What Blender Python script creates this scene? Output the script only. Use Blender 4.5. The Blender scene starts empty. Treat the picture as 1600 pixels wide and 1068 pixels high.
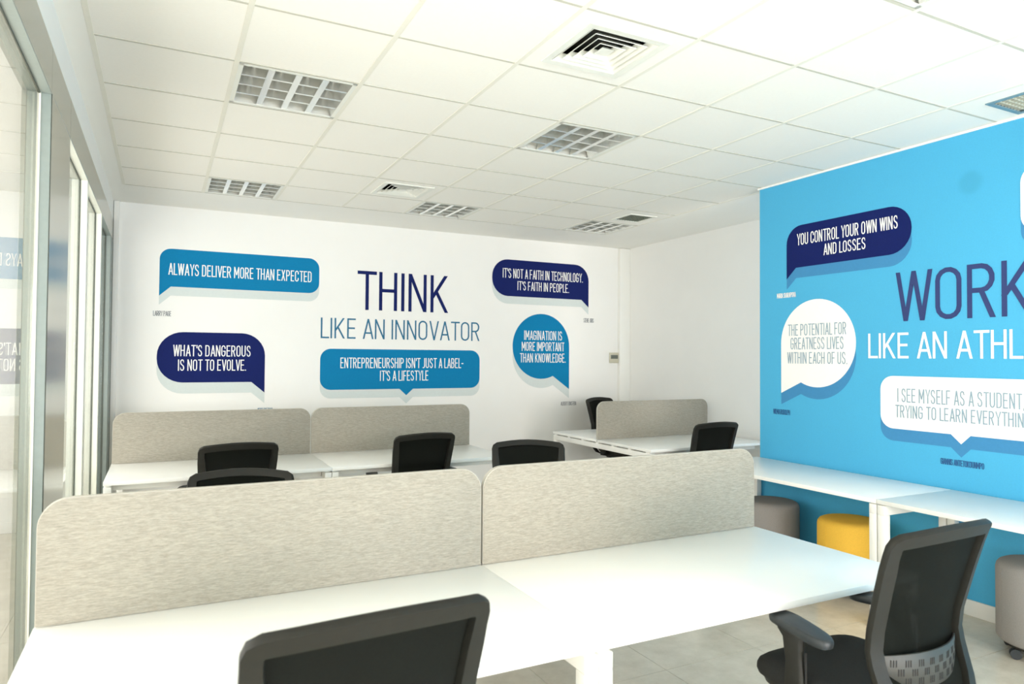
import bpy, bmesh, math, random
from mathutils import Vector, Matrix
random.seed(7)
S = bpy.context.scene
COL = S.collection
PI = math.pi

# ---------------------------------------------------------------- camera
CAMZ = 1.535
cam_d = bpy.data.cameras.new('camera')
cam = bpy.data.objects.new('camera', cam_d); COL.objects.link(cam)
cr = Vector((0.8919835567, -0.4520166121, 0.0068056524))
cu = Vector((-0.0164756269, -0.0174601929, 0.9997118062))
cw = Vector((0.4517675157, 0.8918386199, 0.0230214621))
cam.matrix_world = Matrix(((cr.x, cu.x, -cw.x, 0.29801), (cr.y, cu.y, -cw.y, -6.53572),
                           (cr.z, cu.z, -cw.z, CAMZ), (0, 0, 0, 1)))
cam_d.sensor_fit = 'HORIZONTAL'; cam_d.sensor_width = 36.0
cam_d.lens = 1082.03 * 36.0 / 1600.0
cam_d.clip_start = 0.05
cam_d.dof.use_dof = True; cam_d.dof.focus_distance = 4.6; cam_d.dof.aperture_fstop = 4.5
S.camera = cam

# ---------------------------------------------------------------- world, lights, exposure
S.view_settings.view_transform = 'Standard'
S.view_settings.look = 'None'
S.view_settings.gamma = 1.0
S.view_settings.use_curve_mapping = False
S.view_settings.exposure = 0.83
wd = bpy.data.worlds.new('sky'); S.world = wd; wd.use_nodes = True
wn = wd.node_tree.nodes['Background']
wn.inputs['Color'].default_value = (0.80, 0.90, 1.0, 1); wn.inputs['Strength'].default_value = 1.6
S.cycles.max_bounces = 10; S.cycles.diffuse_bounces = 6; S.cycles.glossy_bounces = 5
S.cycles.transparent_max_bounces = 12; S.cycles.sample_clamp_indirect = 6.0
S.cycles.use_denoising = True
S.cycles.caustics_reflective = False; S.cycles.caustics_refractive = False

CEIL = 2.949
XL, XR, XR2, YB, YF = -0.11, 4.69, 5.67, 0.76, -11.6

def area(name, loc, rot, sx, sy, power, color=(1, 1, 1)):
    l = bpy.data.lights.new(name, 'AREA'); l.shape = 'RECTANGLE'; l.size = sx; l.size_y = sy
    l.energy = power; l.color = color
    o = bpy.data.objects.new(name, l); COL.objects.link(o); o.location = loc; o.rotation_euler = rot
    return o
# daylight through the wide windows of the wall behind the camera
area('window_daylight', (2.3, YF + 0.02, 1.65), (PI / 2, 0, 0), 4.2, 1.7, 212, (1.0, 0.915, 0.875))
# added lamp just above the floor, facing up to brighten the ceiling
area('ceiling_fill_light', (2.2, -8.9, 0.05), (PI, 0, 0), 4.2, 3.6, 106, (1.0, 0.905, 0.845))
# added lamp behind the glass, standing in for corridor windows that are not built
area('corridor_daylight_standin', (-2.17, -4.4, 1.5), (PI / 2, 0, -PI / 2), 9.6, 2.5, 190, (1.0, 0.94, 0.93))
# added unseen lamp behind the blue wall, brightens the far right corner
area('bay_fill_light', (5.18, -5.0, 1.6), (PI / 2, 0, 0), 0.85, 2.4, 27, (1.0, 0.955, 0.915))

# ---------------------------------------------------------------- materials
def srgb(r, g, b):
    f = lambda c: (c / 255 / 12.92) if c / 255 <= 0.04045 else ((c / 255 + 0.055) / 1.055) ** 2.4
    return (f(r), f(g), f(b), 1)
def mat(name, col, rough=0.5, metal=0.0, spec=0.5, noise=0, nscale=(1, 1, 1), bump=0, bscale=40, nrough=0.6):
    m = bpy.data.materials.new(name); m.use_nodes = True
    nt = m.node_tree; p = nt.nodes['Principled BSDF']
    p.inputs['Base Color'].default_value = col; p.inputs['Roughness'].default_value = rough
    p.inputs['Metallic'].default_value = metal; p.inputs['Specular IOR Level'].default_value = spec
    if noise or bump:
        tc = nt.nodes.new('ShaderNodeTexCoord'); mp = nt.nodes.new('ShaderNodeMapping')
        mp.inputs['Scale'].default_value = nscale
        nt.links.new(tc.outputs['Object'], mp.inputs['Vector'])
        nz = nt.nodes.new('ShaderNodeTexNoise'); nz.inputs['Scale'].default_value = bscale
        nz.inputs['Detail'].default_value = 4; nz.inputs['Roughness'].default_value = nrough
        nt.links.new(mp.outputs['Vector'], nz.inputs['Vector'])
        if noise:
            mr = nt.nodes.new('ShaderNodeMapRange')
            mr.inputs[1].default_value = 0.3; mr.inputs[2].default_value = 0.7
            mr.inputs[3].default_value = 1 - noise; mr.inputs[4].default_value = 1 + noise
            nt.links.new(nz.outputs['Fac'], mr.inputs[0])
            vm = nt.nodes.new('ShaderNodeVectorMath'); vm.operation = 'SCALE'
            vm.inputs[0].default_value = col[:3]
            nt.links.new(mr.outputs[0], vm.inputs['Scale'])
            nt.links.new(vm.outputs[0], p.inputs['Base Color'])
        if bump:
            bp = nt.nodes.new('ShaderNodeBump'); bp.inputs['Strength'].default_value = bump
            bp.inputs['Distance'].default_value = 0.002
            nt.links.new(nz.outputs['Fac'], bp.inputs['Height']); nt.links.new(bp.outputs[0], p.inputs['Normal'])
    return m

M = {}
M['wall'] = mat('white_wall_paint', (0.84, 0.84, 0.815, 1), 0.6, noise=0.012, bscale=2.5)
M['ceil'] = mat('white_ceiling_tile', (0.89, 0.875, 0.82, 1), 0.9, noise=0.01, bscale=60, bump=0.05)
M['plaster'] = mat('ceiling_plaster', (0.88, 0.875, 0.83, 1), 0.8, noise=0.01, bscale=3)
M['tee'] = mat('ceiling_grid_enamel', (0.80, 0.785, 0.70, 1), 0.6, noise=0.02, bscale=8)
M['crosstee'] = mat('cross_tee_enamel', (0.56, 0.55, 0.48, 1), 0.7, spec=0.1, noise=0.02, bscale=8)
M['void'] = mat('dark_duct', (0.02, 0.02, 0.015, 1), 0.9, noise=0.1, bscale=8)
M['desk'] = mat('white_laminate', (0.86, 0.87, 0.84, 1), 0.28, spec=0.5, noise=0.01, bscale=5)
M['frame'] = mat('white_powder_coat', (0.84, 0.84, 0.80, 1), 0.4, noise=0.01, bscale=12)
M['edge'] = mat('light_piping', (0.46, 0.44, 0.385, 1), 0.8, noise=0.03, bscale=60)
M['fabric'] = mat('grey_melange_fabric', (0.318, 0.298, 0.25, 1), 0.95, spec=0.15, noise=0.27, nscale=(0.2, 1, 1.7), bscale=185, bump=0.3, nrough=0.8)
M['black'] = mat('dark_nylon_plastic', (0.0125, 0.0125, 0.0095, 1), 0.55, spec=0.3, noise=0.1, bscale=40)
M['blackpad'] = mat('soft_black_arm_pad', (0.022, 0.028, 0.032, 1), 0.45, noise=0.1, bscale=80)
M['seat'] = mat('charcoal_seat_fabric', (0.020, 0.021, 0.020, 1), 0.9, spec=0.3, noise=0.25, bscale=300, bump=0.4)
M['lumbar'] = mat('grey_lumbar_plastic', (0.032, 0.033, 0.028, 1), 0.5, noise=0.05, bscale=30)
M['slot'] = mat('dark_slot', (0.012, 0.012, 0.011, 1), 0.8, noise=0.1, bscale=30)
M['chrome'] = mat('steel_cylinder', (0.35, 0.35, 0.35, 1), 0.25, 1.0, noise=0.05, bscale=20)
M['alu'] = mat('satin_steel_cladding', (0.44, 0.44, 0.38, 1), 0.2, 0.75, noise=0.03, nscale=(1, 1, 1), bscale=300)
M['alugrey'] = mat('grey_green_aluminium_shaded', (0.21, 0.25, 0.235, 1), 0.45, 0.1, noise=0.03, bscale=40)  # darkened copy of the frame aluminium, shade put into its colour
M['liner'] = mat('pale_head_liner', (0.34, 0.385, 0.36, 1), 0.45, 0.1, noise=0.03, bscale=40)  # same aluminium as the first jamb, lighter tone stands in for light on it
M['cream'] = mat('cream_door_frame', (0.74, 0.76, 0.68, 1), 0.4, noise=0.02, bscale=20)
M['seal'] = mat('dark_seal', (0.06, 0.07, 0.055, 1), 0.6, noise=0.1, bscale=20)
M['bead'] = mat('pale_glazing_bead', (0.75, 0.74, 0.66, 1), 0.4, noise=0.02, bscale=20)
M['reflector'] = mat('polished_louver', (0.92, 0.93, 0.90, 1), 0.25, 0.82, noise=0.02, bscale=20)
M['housing'] = mat('white_luminaire', (0.80, 0.81, 0.75, 1), 0.4, noise=0.01, bscale=20)
M['tube'] = mat('fluorescent_tube', (0.85, 0.87, 0.85, 1), 0.2, noise=0.01, bscale=20)
M['grille'] = mat('grey_green_grille', (0.16, 0.18, 0.14, 1), 0.5, noise=0.05, bscale=30)
M['steelblue'] = mat('blue_grey_frame', (0.16, 0.27, 0.33, 1), 0.4, noise=0.05, bscale=20)
M['paleslat'] = mat('pale_green_grey_slat', (0.55, 0.58, 0.50, 1), 0.4, noise=0.05, bscale=20)
M['skirt'] = mat('white_skirting', (0.80, 0.80, 0.77, 1), 0.4, noise=0.01, bscale=12)
M['yellow'] = mat('mustard_fabric', srgb(238, 190, 76), 0.95, spec=0.15, noise=0.10, bscale=260, bump=0.3)
M['grey'] = mat('warm_grey_fabric', srgb(146, 143, 141), 0.95, spec=0.15, noise=0.10, bscale=260, bump=0.3)
M['thermo'] = mat('ivory_plastic', (0.55, 0.53, 0.42, 1), 0.5, noise=0.02, bscale=30)
M['lcd'] = mat('grey_display', (0.12, 0.14, 0.12, 1), 0.3, noise=0.1, bscale=120)
M['navy'] = mat('navy_print', srgb(16, 30, 92), 0.7, spec=0.15, noise=0.08, bscale=130)
M['blue'] = mat('mid_blue_print', srgb(6, 122, 172), 0.7, spec=0.15, noise=0.06, bscale=130)
M['offw'] = mat('pale_offset_print', (0.62, 0.68, 0.67, 1), 0.7, noise=0.02, bscale=60)
M['offb'] = mat('mid_blue_offset_print', srgb(56, 132, 182), 0.7, noise=0.03, bscale=60)
M['white'] = mat('white_print', (0.88, 0.88, 0.86, 1), 0.6, noise=0.01, bscale=60)
M['headblue'] = mat('headline_blue_print', srgb(28, 105, 142), 0.6, noise=0.03, bscale=60)
M['headnavy'] = mat('headline_navy_print', srgb(34, 52, 108), 0.6, noise=0.03, bscale=60)
M['palegrey'] = mat('pale_blue_grey_print', srgb(142, 165, 180), 0.6, noise=0.03, bscale=60)
M['smallgrey'] = mat('small_grey_print', srgb(128, 134, 140), 0.6, noise=0.03, bscale=60)
M['smallblue'] = mat('small_blue_print', srgb(32, 88, 140), 0.6, noise=0.03, bscale=60)

def blue_wall_material():
    m = mat('sky_blue_wall_paint', srgb(74, 171, 214), 0.6, spec=0.3, noise=0.035, bscale=110)
    nt = m.node_tree; p = nt.nodes['Principled BSDF']
    src = p.inputs['Base Color'].links[0].from_socket
    geo = nt.nodes.new('ShaderNodeNewGeometry')        # old round stain left on the paint
    vm = nt.nodes.new('ShaderNodeVectorMath'); vm.operation = 'DISTANCE'; vm.inputs[1].default_value = (XR, -4.045, 2.625)
    nt.links.new(geo.outputs['Position'], vm.inputs[0])
    mr = nt.nodes.new('ShaderNodeMapRange'); mr.interpolation_type = 'SMOOTHSTEP'
    mr.inputs[1].default_value = 0.045; mr.inputs[2].default_value = 0.09; mr.inputs[3].default_value = 0.45; mr.inputs[4].default_value = 0
    nt.links.new(vm.outputs['Value'], mr.inputs[0])
    mx = nt.nodes.new('ShaderNodeMix'); mx.data_type = 'RGBA'
    nt.links.new(mr.outputs[0], mx.inputs['Factor']); nt.links.new(src, mx.inputs[6]); mx.inputs[7].default_value = srgb(60, 150, 185)
    nt.links.new(mx.outputs[2], p.inputs['Base Color'])
    return m
M['bluewall'] = blue_wall_material()

def mesh_fabric(name, col, see):
    m = mat(name, col, 0.9, spec=0.12, noise=0.3, bscale=260)
    nt = m.node_tree; p = nt.nodes['Principled BSDF']; out = nt.nodes['Material Output']
    tr = nt.nodes.new('ShaderNodeBsdfTransparent'); mx = nt.nodes.new('ShaderNodeMixShader'); mx.inputs[0].default_value = see
    nt.links.new(p.outputs[0], mx.inputs[1]); nt.links.new(tr.outputs[0], mx.inputs[2]); nt.links.new(mx.outputs[0], out.inputs[0])
    return m
M['mesh'] = mesh_fabric('black_back_mesh', (0.004, 0.005, 0.0035, 1), 0.006)

def glass_material():
    m = bpy.data.materials.new('partition_glass'); m.use_nodes = True
    nt = m.node_tree; nt.nodes.remove(nt.nodes['Principled BSDF']); out = nt.nodes['Material Output']
    tr = nt.nodes.new('ShaderNodeBsdfTransparent'); tr.inputs[0].default_value = (0.95, 0.968, 0.955, 1)
    gl = nt.nodes.new('ShaderNodeBsdfGlossy'); gl.inputs['Roughness'].default_value = 0.0
    geo = nt.nodes.new('ShaderNodeNewGeometry')          # Schlick reflectance, the same from both sides of the pane
    dt = nt.nodes.new('ShaderNodeVectorMath'); dt.operation = 'DOT_PRODUCT'
    nt.links.new(geo.outputs['Normal'], dt.inputs[0]); nt.links.new(geo.outputs['Incoming'], dt.inputs[1])
    def mth(op, a_, b_=None):
        n_ = nt.nodes.new('ShaderNodeMath'); n_.operation = op
        for k_, q_ in enumerate((a_, b_)):
            if q_ is None: continue
            if isinstance(q_, (int, float)): n_.inputs[k_].default_value = q_
            else: nt.links.new(q_, n_.inputs[k_])
        return n_.outputs[0]
    fr_ = mth('ADD', mth('MULTIPLY', mth('POWER', mth('SUBTRACT', 1.0, mth('ABSOLUTE', dt.outputs['Value'])), 5.0), 0.92), 0.05)
    mx = nt.nodes.new('ShaderNodeMixShader')
    nt.links.new(fr_, mx.inputs[0]); nt.links.new(tr.outputs[0], mx.inputs[1]); nt.links.new(gl.outputs[0], mx.inputs[2])
    nt.links.new(mx.outputs[0], out.inputs[0])
    return m
M['glass'] = glass_material()

def stone_material():
    m = mat('beige_polished_stone', (0.55, 0.53, 0.45, 1), 0.18, spec=0.5)
    nt = m.node_tree; p = nt.nodes['Principled BSDF']
    geo = nt.nodes.new('ShaderNodeNewGeometry')
    n1 = nt.nodes.new('ShaderNodeTexNoise'); n1.inputs['Scale'].default_value = 5; n1.inputs['Detail'].default_value = 8; n1.inputs['Roughness'].default_value = 0.65
    n2 = nt.nodes.new('ShaderNodeTexVoronoi'); n2.inputs['Scale'].default_value = 70
    nt.links.new(geo.outputs['Position'], n1.inputs['Vector']); nt.links.new(geo.outputs['Position'], n2.inputs['Vector'])
    rp = nt.nodes.new('ShaderNodeValToRGB')
    rp.color_ramp.elements[0].position = 0.3; rp.color_ramp.elements[0].color = (0.54, 0.505, 0.42, 1)
    rp.color_ramp.elements[1].position = 0.75; rp.color_ramp.elements[1].color = (0.73, 0.69, 0.60, 1)
    nt.links.new(n1.outputs['Fac'], rp.inputs[0])
    mr = nt.nodes.new('ShaderNodeMapRange'); mr.inputs[1].default_value = 0.05; mr.inputs[2].default_value = 0.16; mr.inputs[3].default_value = 0.82; mr.inputs[4].default_value = 1
    nt.links.new(n2.outputs['Distance'], mr.inputs[0])
    vm = nt.nodes.new('ShaderNodeVectorMath'); vm.operation = 'SCALE'
    nt.links.new(rp.outputs[0], vm.inputs[0]); nt.links.new(mr.outputs[0], vm.inputs['Scale']); nt.links.new(vm.outputs[0], p.inputs['Base Color'])
    return m
M['stone'] = stone_material()

# ---------------------------------------------------------------- mesh helpers
class MB:
    def __init__(s): s.v = []; s.f = []
    def add(s, vs, fs):
        n = len(s.v); s.v += [tuple(v) for v in vs]; s.f += [tuple(i + n for i in f) for f in fs]; return s
    def box(s, x0, x1, y0, y1, z0, z1, rot=None, piv=(0, 0, 0)):
        vs = [Vector((x, y, z)) for x in (x0, x1) for y in (y0, y1) for z in (z0, z1)]
        if rot is not None:
            pv = Vector(piv); vs = [rot @ (v - pv) + pv for v in vs]
        return s.add(vs, [(0, 1, 3, 2), (4, 6, 7, 5), (0, 4, 5, 1), (2, 3, 7, 6), (0, 2, 6, 4), (1, 5, 7, 3)])
    def cyl(s, a, b, r0, r1=None, n=20):
        r1 = r0 if r1 is None else r1
        a = Vector(a); b = Vector(b); d = (b - a).normalized()
        t = Vector((1, 0, 0)) if abs(d.x) < 0.9 else Vector((0, 1, 0))
        e1 = d.cross(t).normalized(); e2 = d.cross(e1)
        vs = [a + (e1 * math.cos(2 * PI * k / n) + e2 * math.sin(2 * PI * k / n)) * r0 for k in range(n)]
        vs += [b + (e1 * math.cos(2 * PI * k / n) + e2 * math.sin(2 * PI * k / n)) * r1 for k in range(n)]
        fs = [(k, (k + 1) % n, n + (k + 1) % n, n + k) for k in range(n)]
        return s.add(vs, fs + [tuple(range(n))[::-1], tuple(range(n, 2 * n))])
    def rings(s, rs, cap0=True, cap1=True, closed=True):
        n = len(rs[0]); vs = [p for r in rs for p in r]; fs = []
        for k in range(len(rs) - 1):
            for i in range(n if closed else n - 1):
                j = (i + 1) % n
                fs.append((k * n + i, k * n + j, (k + 1) * n + j, (k + 1) * n + i))
        if cap0: fs.append(tuple(range(n))[::-1])
        if cap1: fs.append(tuple(range((len(rs) - 1) * n, len(rs) * n)))
        return s.add(vs, fs)
    def mesh(s, name, material, bevel=0, seg=2, smooth=35, normals=True):
        me = bpy.data.meshes.new(name); me.from_pydata(s.v, [], s.f)
        bm = bmesh.new(); bm.from_mesh(me)
        if normals: bmesh.ops.recalc_face_normals(bm, faces=bm.faces)
        if bevel:
            es = [e for e in bm.edges if len(e.link_faces) == 2 and e.calc_face_angle(0) > 0.6]
            bmesh.ops.bevel(bm, geom=es, offset=bevel, segments=seg, profile=0.5, affect='EDGES', clamp_overlap=True)
        bm.to_mesh(me); bm.free()
        if smooth:
            me.polygons.foreach_set('use_smooth', [True] * len(me.polygons))
            me.set_sharp_from_angle(angle=math.radians(smooth))
        me.materials.append(material)
        return me

def put(name, me, parent=None, loc=(0, 0, 0), rot=None):
    o = bpy.data.objects.new(name, me); COL.objects.link(o); o.location = loc
    if rot: o.rotation_euler = rot
    if parent: o.parent = parent
    return o
def thing(name, label, cat, loc=(0, 0, 0), rz=0, group=None):
    o = bpy.data.objects.new(name, None); COL.objects.link(o); o.location = loc; o.rotation_euler = (0, 0, rz)
    o['label'] = label; o['category'] = cat
    if group: o['group'] = group
    return o
def struct(o): o['kind'] = 'structure'; return o
def copy_tree(o, parent=None):
    c = o.copy(); COL.objects.link(c)
    if parent: c.parent = parent
    for ch in [x for x in bpy.data.objects if x.parent == o]: copy_tree(ch, c)
    return c

# ---------------------------------------------------------------- floor
fl = struct(put('floor', MB().box(-2.2, 6.0, YF - 0.1, 1.0, -0.12, -0.012).mesh('floor', M['wall'])))
T = 0.6
tile_me = MB().box(0.0015, T - 0.0015, 0.0015, T - 0.0015, -0.012, 0).mesh('floor_tile', M['stone'], smooth=0)
for i in range(-4, 10):
    for j in range(-14, 2):
        x, y = i * T + 0.15, j * T - 0.2
        if x + T <= -2.2 or x > 5.9: continue
        if i < -1 or y < -7.3 or (x > XR + 0.1 and y < -5.1): continue
        put('floor_tile', tile_me, fl, (x, y, 0))
struct(put('floor_base', MB().box(-2.2, -0.45, YF, 1.0, -0.012, -0.001).box(-0.45, 6.0, YF, -7.4, -0.012, -0.001).mesh('floor_base', M['stone']), fl))

# ---------------------------------------------------------------- walls
struct(put('wall_back', MB().box(-2.2, 6.0, YB, YB + 0.15, 0, CEIL + 0.2).mesh('wall_back', M['wall'])))
struct(put('wall_right', MB().box(XR, XR + 0.12, YF - 0.1, -2.378, 0, CEIL - 0.004).mesh('wall_right', M['bluewall'])))
struct(put('wall_alcove', MB().box(XR2, XR2 + 0.15, -5.2, YB, 0, CEIL + 0.2).box(XR + 0.12, XR2, -5.2, -5.05, 0, CEIL + 0.2).mesh('wall_alcove', M['wall'])))
struct(put('wall_corridor', MB().box(-2.35, -2.2, YF, 1.0, 0, CEIL + 0.2).mesh('wall_corridor', M['wall'])))
wf = MB().box(-2.2, 0.2, YF - 0.15, YF, 0, 3.1).box(4.4, 6.0, YF - 0.15, YF, 0, 3.1).box(0.2, 4.4, YF - 0.15, YF, 0, 0.8).box(0.2, 4.4, YF - 0.15, YF, 2.5, 3.1)
struct(put('wall_front', wf.mesh('wall_front', M['wall'])))
w1 = struct(put('window_1', MB().box(0.2, 4.4, YF - 0.1, YF - 0.04, 0.8, 0.86).box(0.2, 4.4, YF - 0.1, YF - 0.04, 2.44, 2.5).mesh('window_1', M['frame'])))
for k in range(4):
    put('window_mullion', MB().box(0.2 + k * 1.38, 0.26 + k * 1.38, YF - 0.1, YF - 0.04, 0.86, 2.44).mesh('window_mullion', M['frame']), w1)
# white shadow strip where the blue wall meets the ceiling, skirting
struct(put('trim_1', MB().box(XR - 0.012, XR + 0.02, YF, -2.366, CEIL - 0.016, CEIL - 0.002).mesh('trim', M['white'])))
struct(put('baseboard_right', MB().box(XR - 0.014, XR, YF, -2.366, 0, 0.095).mesh('baseboard', M['skirt'], 0.003)))
struct(put('baseboard_back', MB().box(XL, 5.50, YB - 0.014, YB, 0, 0.095).mesh('baseboard', M['skirt'], 0.003)))
struct(put('baseboard_alcove', MB().box(XR2 - 0.014, XR2, -2.378, YB - 0.05, 0, 0.095).mesh('baseboard', M['skirt'], 0.003)))
struct(put('trim_2', MB().box(XL + 0.003, XL + 0.045, YB - 0.04, YB, 0, CEIL - 0.002).box(XL, XL + 0.004, YB - 0.04, YB - 0.036, 0, CEIL - 0.002).mesh('trim', M['skirt'], 0.002)))
struct(put('trim_3', MB().box(5.51, XR2, YB - 0.05, YB, 0, CEIL - 0.004).mesh('trim', M['frame'], 0.004)))

# ---------------------------------------------------------------- ceiling with tiles
cb = MB().box(-2.35, 6.0, YF - 0.15, 1.0, CEIL + 0.16, CEIL + 0.3)
cb.box(XL - 0.1, 0, YF, YB, CEIL, CEIL + 0.02).box(0, XR2, 0, YB, CEIL, CEIL + 0.02).box(4.8, XR2, -5.2, 0, CEIL, CEIL + 0.02)
cb.box(-2.2, XL - 0.1, YF, YB, CEIL, CEIL + 0.02)
ce = struct(put('ceiling', cb.mesh('ceiling', M['plaster'], smooth=0)))
LAMPS = [(1, 0), (4, 0), (7, 0), (1, 4), (4, 4), (1, 8), (4, 8), (1, 12), (4, 12)]
DIFF = [(3, 1), (3, 6)]
VENT = [(7, 1), (7, 7)]
full = MB().box(0.006, 0.594, -0.5922, -0.0078, 0.0, 0.016).mesh('ceiling_tile', M['ceil'], smooth=0)
cut = MB().box(0.006, XR - 4.2, -0.5922, -0.0078, 0.0, 0.016).mesh('ceiling_tile_cut', M['ceil'], smooth=0)
for i in range(8):
    for j in range(19):
        if (i, j) in LAMPS + DIFF + VENT: continue
        c = i == 7 and j >= 4
        z = CEIL + 0.001 + random.uniform(-0.0006, 0.0008)
        put('ceiling_tile', cut if c else full, ce, (i * 0.6, -j * 0.6, z))
run = MB().box(-0.012, 0.012, -11.4, 0, -0.0012, 0.012).mesh('grid_runner', M['tee'], 0.0008, 1, smooth=0)
for i in range(8): put('grid_runner', run, ce, (i * 0.6, 0, CEIL))
put('grid_runner', MB().box(-0.012, 0.012, -2.378, 0, -0.0012, 0.012).mesh('grid_runner_short', M['tee'], smooth=0), ce, (4.8, 0, CEIL))
tee = MB().box(0, 4.8, -0.0075, 0.0075, -0.0008, 0.012).mesh('cross_tee', M['crosstee'], smooth=0)
tee2 = MB().box(0, XR, -0.0075, 0.0075, -0.0008, 0.012).mesh('cross_tee_short', M['crosstee'], smooth=0)
for j in range(20): put('cross_tee', tee if j < 4 else tee2, ce, (0, -j * 0.6, CEIL))

# ---------------------------------------------------------------- luminaires
HB = MB()
h = 0.288
HB.box(-h, h, -h, h, 0.095, 0.10)
for sx in (-1, 1):
    HB.box(min(sx * h, sx * (h - 0.004)), max(sx * h, sx * (h - 0.004)), -h, h, 0.0, 0.10)
    HB.box(-h, h, min(sx * h, sx * (h - 0.004)), max(sx * h, sx * (h - 0.004)), 0.0, 0.10)
for a, b in ((-h, -h + 0.022), (h - 0.022, h)):
    HB.box(a, b, -h, h, -0.001, 0.004); HB.box(-h, h, a, b, -0.001, 0.004)
hous_me = HB.mesh('housing', M['housing'], smooth=0)
q = 0.266 / 2
def lamella_long():          # V section running along Y between the tubes, parabolic flanks
    m = MB()
    prof = [(-0.016, 0.0), (-0.010, 0.022), (-0.005, 0.045), (0.0, 0.06), (0.005, 0.045), (0.010, 0.022), (0.016, 0.0)]
    r0 = [(x, -0.266, z) for x, z in prof]; r1 = [(x, 0.266, z) for x, z in prof]
    return m.rings([r0, r1]).mesh('louver_blade', M['reflector'], smooth=60)
def lamella_cross():
    m = MB()
    prof = [(-0.008, 0.0), (-0.003, 0.02), (-0.001, 0.045), (0.001, 0.045), (0.003, 0.02), (0.008, 0.0)]
    r0 = [(-0.266, y, z) for y, z in prof]; r1 = [(0.266, y, z) for y, z in prof]
    return m.rings([r0, r1]).mesh('cross_blade', M['reflector'], smooth=60)
def side_reflector(s):
    m = MB()
    prof = [(0.266, 0.0), (0.262, 0.022), (0.254, 0.045), (0.238, 0.07), (0.268, 0.07)]
    r0 = [(s * x, -0.266, z) for x, z in prof]; r1 = [(s * x, 0.266, z) for x, z in prof]
    return m.rings([r0, r1]).mesh('side_reflector', M['reflector'], smooth=60)
ll, lc, sr, sl = lamella_long(), lamella_cross(), side_reflector(1), side_reflector(-1)
tb = MB().cyl((0, -0.27, 0), (0, 0.27, 0), 0.013, n=14).mesh('fluorescent_tube', M['tube'])
top_me = MB().box(-0.262, 0.262, -0.262, 0.262, 0.088, 0.092).mesh('top_reflector', M['housing'], smooth=0)
lamp_labels = {(1, 0): 'square louvred ceiling light by the back wall, above the ALWAYS DELIVER bubble',
 (4, 0): 'square louvred ceiling light by the back wall, beside the small square air diffuser',
 (7, 0): 'square louvred ceiling light in the far corner, beside the dark grille',
 (1, 4): 'square louvred ceiling light nearest the glass partition with dark blue streaks in its cells',
 (4, 4): 'square louvred ceiling light in the middle of the room, in front of the blue wall',
 (4, 8): 'louvred ceiling light cut off by the top edge at right',
 (1, 8): 'louvred ceiling light over the near end of the glass partition, out of the frame',
 (1, 12): 'louvred ceiling light near the windows, on the glass partition side',
 (4, 12): 'louvred ceiling light near the windows, on the blue wall side'}
for (i, j) in LAMPS:
    L = thing('ceiling_light', lamp_labels[(i, j)], 'ceiling light', (i * 0.6 + 0.3, -j * 0.6 - 0.3, CEIL), group='square louvred ceiling lights')
    put('housing', hous_me, L); put('top_reflector', top_me, L)
    put('side_reflector', sr, L); put('side_reflector', sl, L)
    for k in (-1, 0, 1):
        put('louver_blade', ll, L, (k * q, 0, 0.002)); put('cross_blade', lc, L, (0, k * q, 0.004))
    for k in range(4): put('fluorescent_tube', tb, L, (-0.1995 + k * q, 0, 0.07))

# ---------------------------------------------------------------- air diffusers and grilles
def sq_ring(m, s0, z0, s1, z1, th=0.003):
    """slanted square ring from half-size s0 at z0 to half-size s1 at z1, with thickness"""
    c = ((-1, -1), (1, -1), (1, 1), (-1, 1))
    A = [(x * s0, y * s0, z0) for x, y in c]; B = [(x * s1, y * s1, z1) for x, y in c]
    Cc = [(x * s1, y * s1, z1 + th) for x, y in c]; D = [(x * (s0 + 0.0), y * (s0 + 0.0), z0 + th) for x, y in c]
    vs = A + B + Cc + D; fs = []
    for k in range(4):
        l = (k + 1) % 4
        fs += [(k, l, 4 + l, 4 + k), (4 + k, 4 + l, 8 + l, 8 + k), (8 + k, 8 + l, 12 + l, 12 + k), (12 + k, 12 + l, l, k)]
    m.add(vs, fs)
def diffuser(x, y, label, sc=1.0):
    D = thing('air_diffuser', label, 'air vent', (x, y, CEIL), group='four way air diffusers')
    m = MB(); sq_ring(m, 0.292, 0.0, 0.2, 0.0, 0.002)
    put('panel', m.mesh('panel', M['ceil'], smooth=0), D)
    m = MB(); sq_ring(m, 0.215, -0.007, 0.178, -0.005, 0.007)
    put('outer_frame', m.mesh('outer_frame', M['housing'], 0.001, 1, smooth=0), D)
    m = MB().box(-0.19, 0.19, -0.19, 0.19, 0.075, 0.08); sq_ring(m, 0.19, 0.0, 0.19, 0.075, 0.001)
    put('duct_box', m.mesh('duct_box', M['void'], smooth=0), D)
    for k in range(4):
        a = 0.175 - k * 0.035
        m = MB(); sq_ring(m, a, -0.005, a - 0.033, 0.020, 0.003)
        put('vane', m.mesh('vane', M['housing'], smooth=0), D)
    m = MB(); a = 0.034
    m.add([(-a, -a, 0.0), (a, -a, 0.0), (a, a, 0.0), (-a, a, 0.0), (-0.01, -0.01, 0.02), (0.01, -0.01, 0.02), (0.01, 0.01, 0.02), (-0.01, 0.01, 0.02)],
          [(3, 2, 1, 0), (4, 5, 6, 7), (0, 1, 5, 4), (1, 2, 6, 5), (2, 3, 7, 6), (3, 0, 4, 7)])
    put('centre_cone', m.mesh('centre_cone', M['housing'], smooth=0), D)
diffuser(2.1, -0.9, 'small looking square air diffuser near the back wall, above the THINK headline')
diffuser(2.1, -3.9, 'large square four-way air diffuser at top centre of the ceiling')
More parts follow.
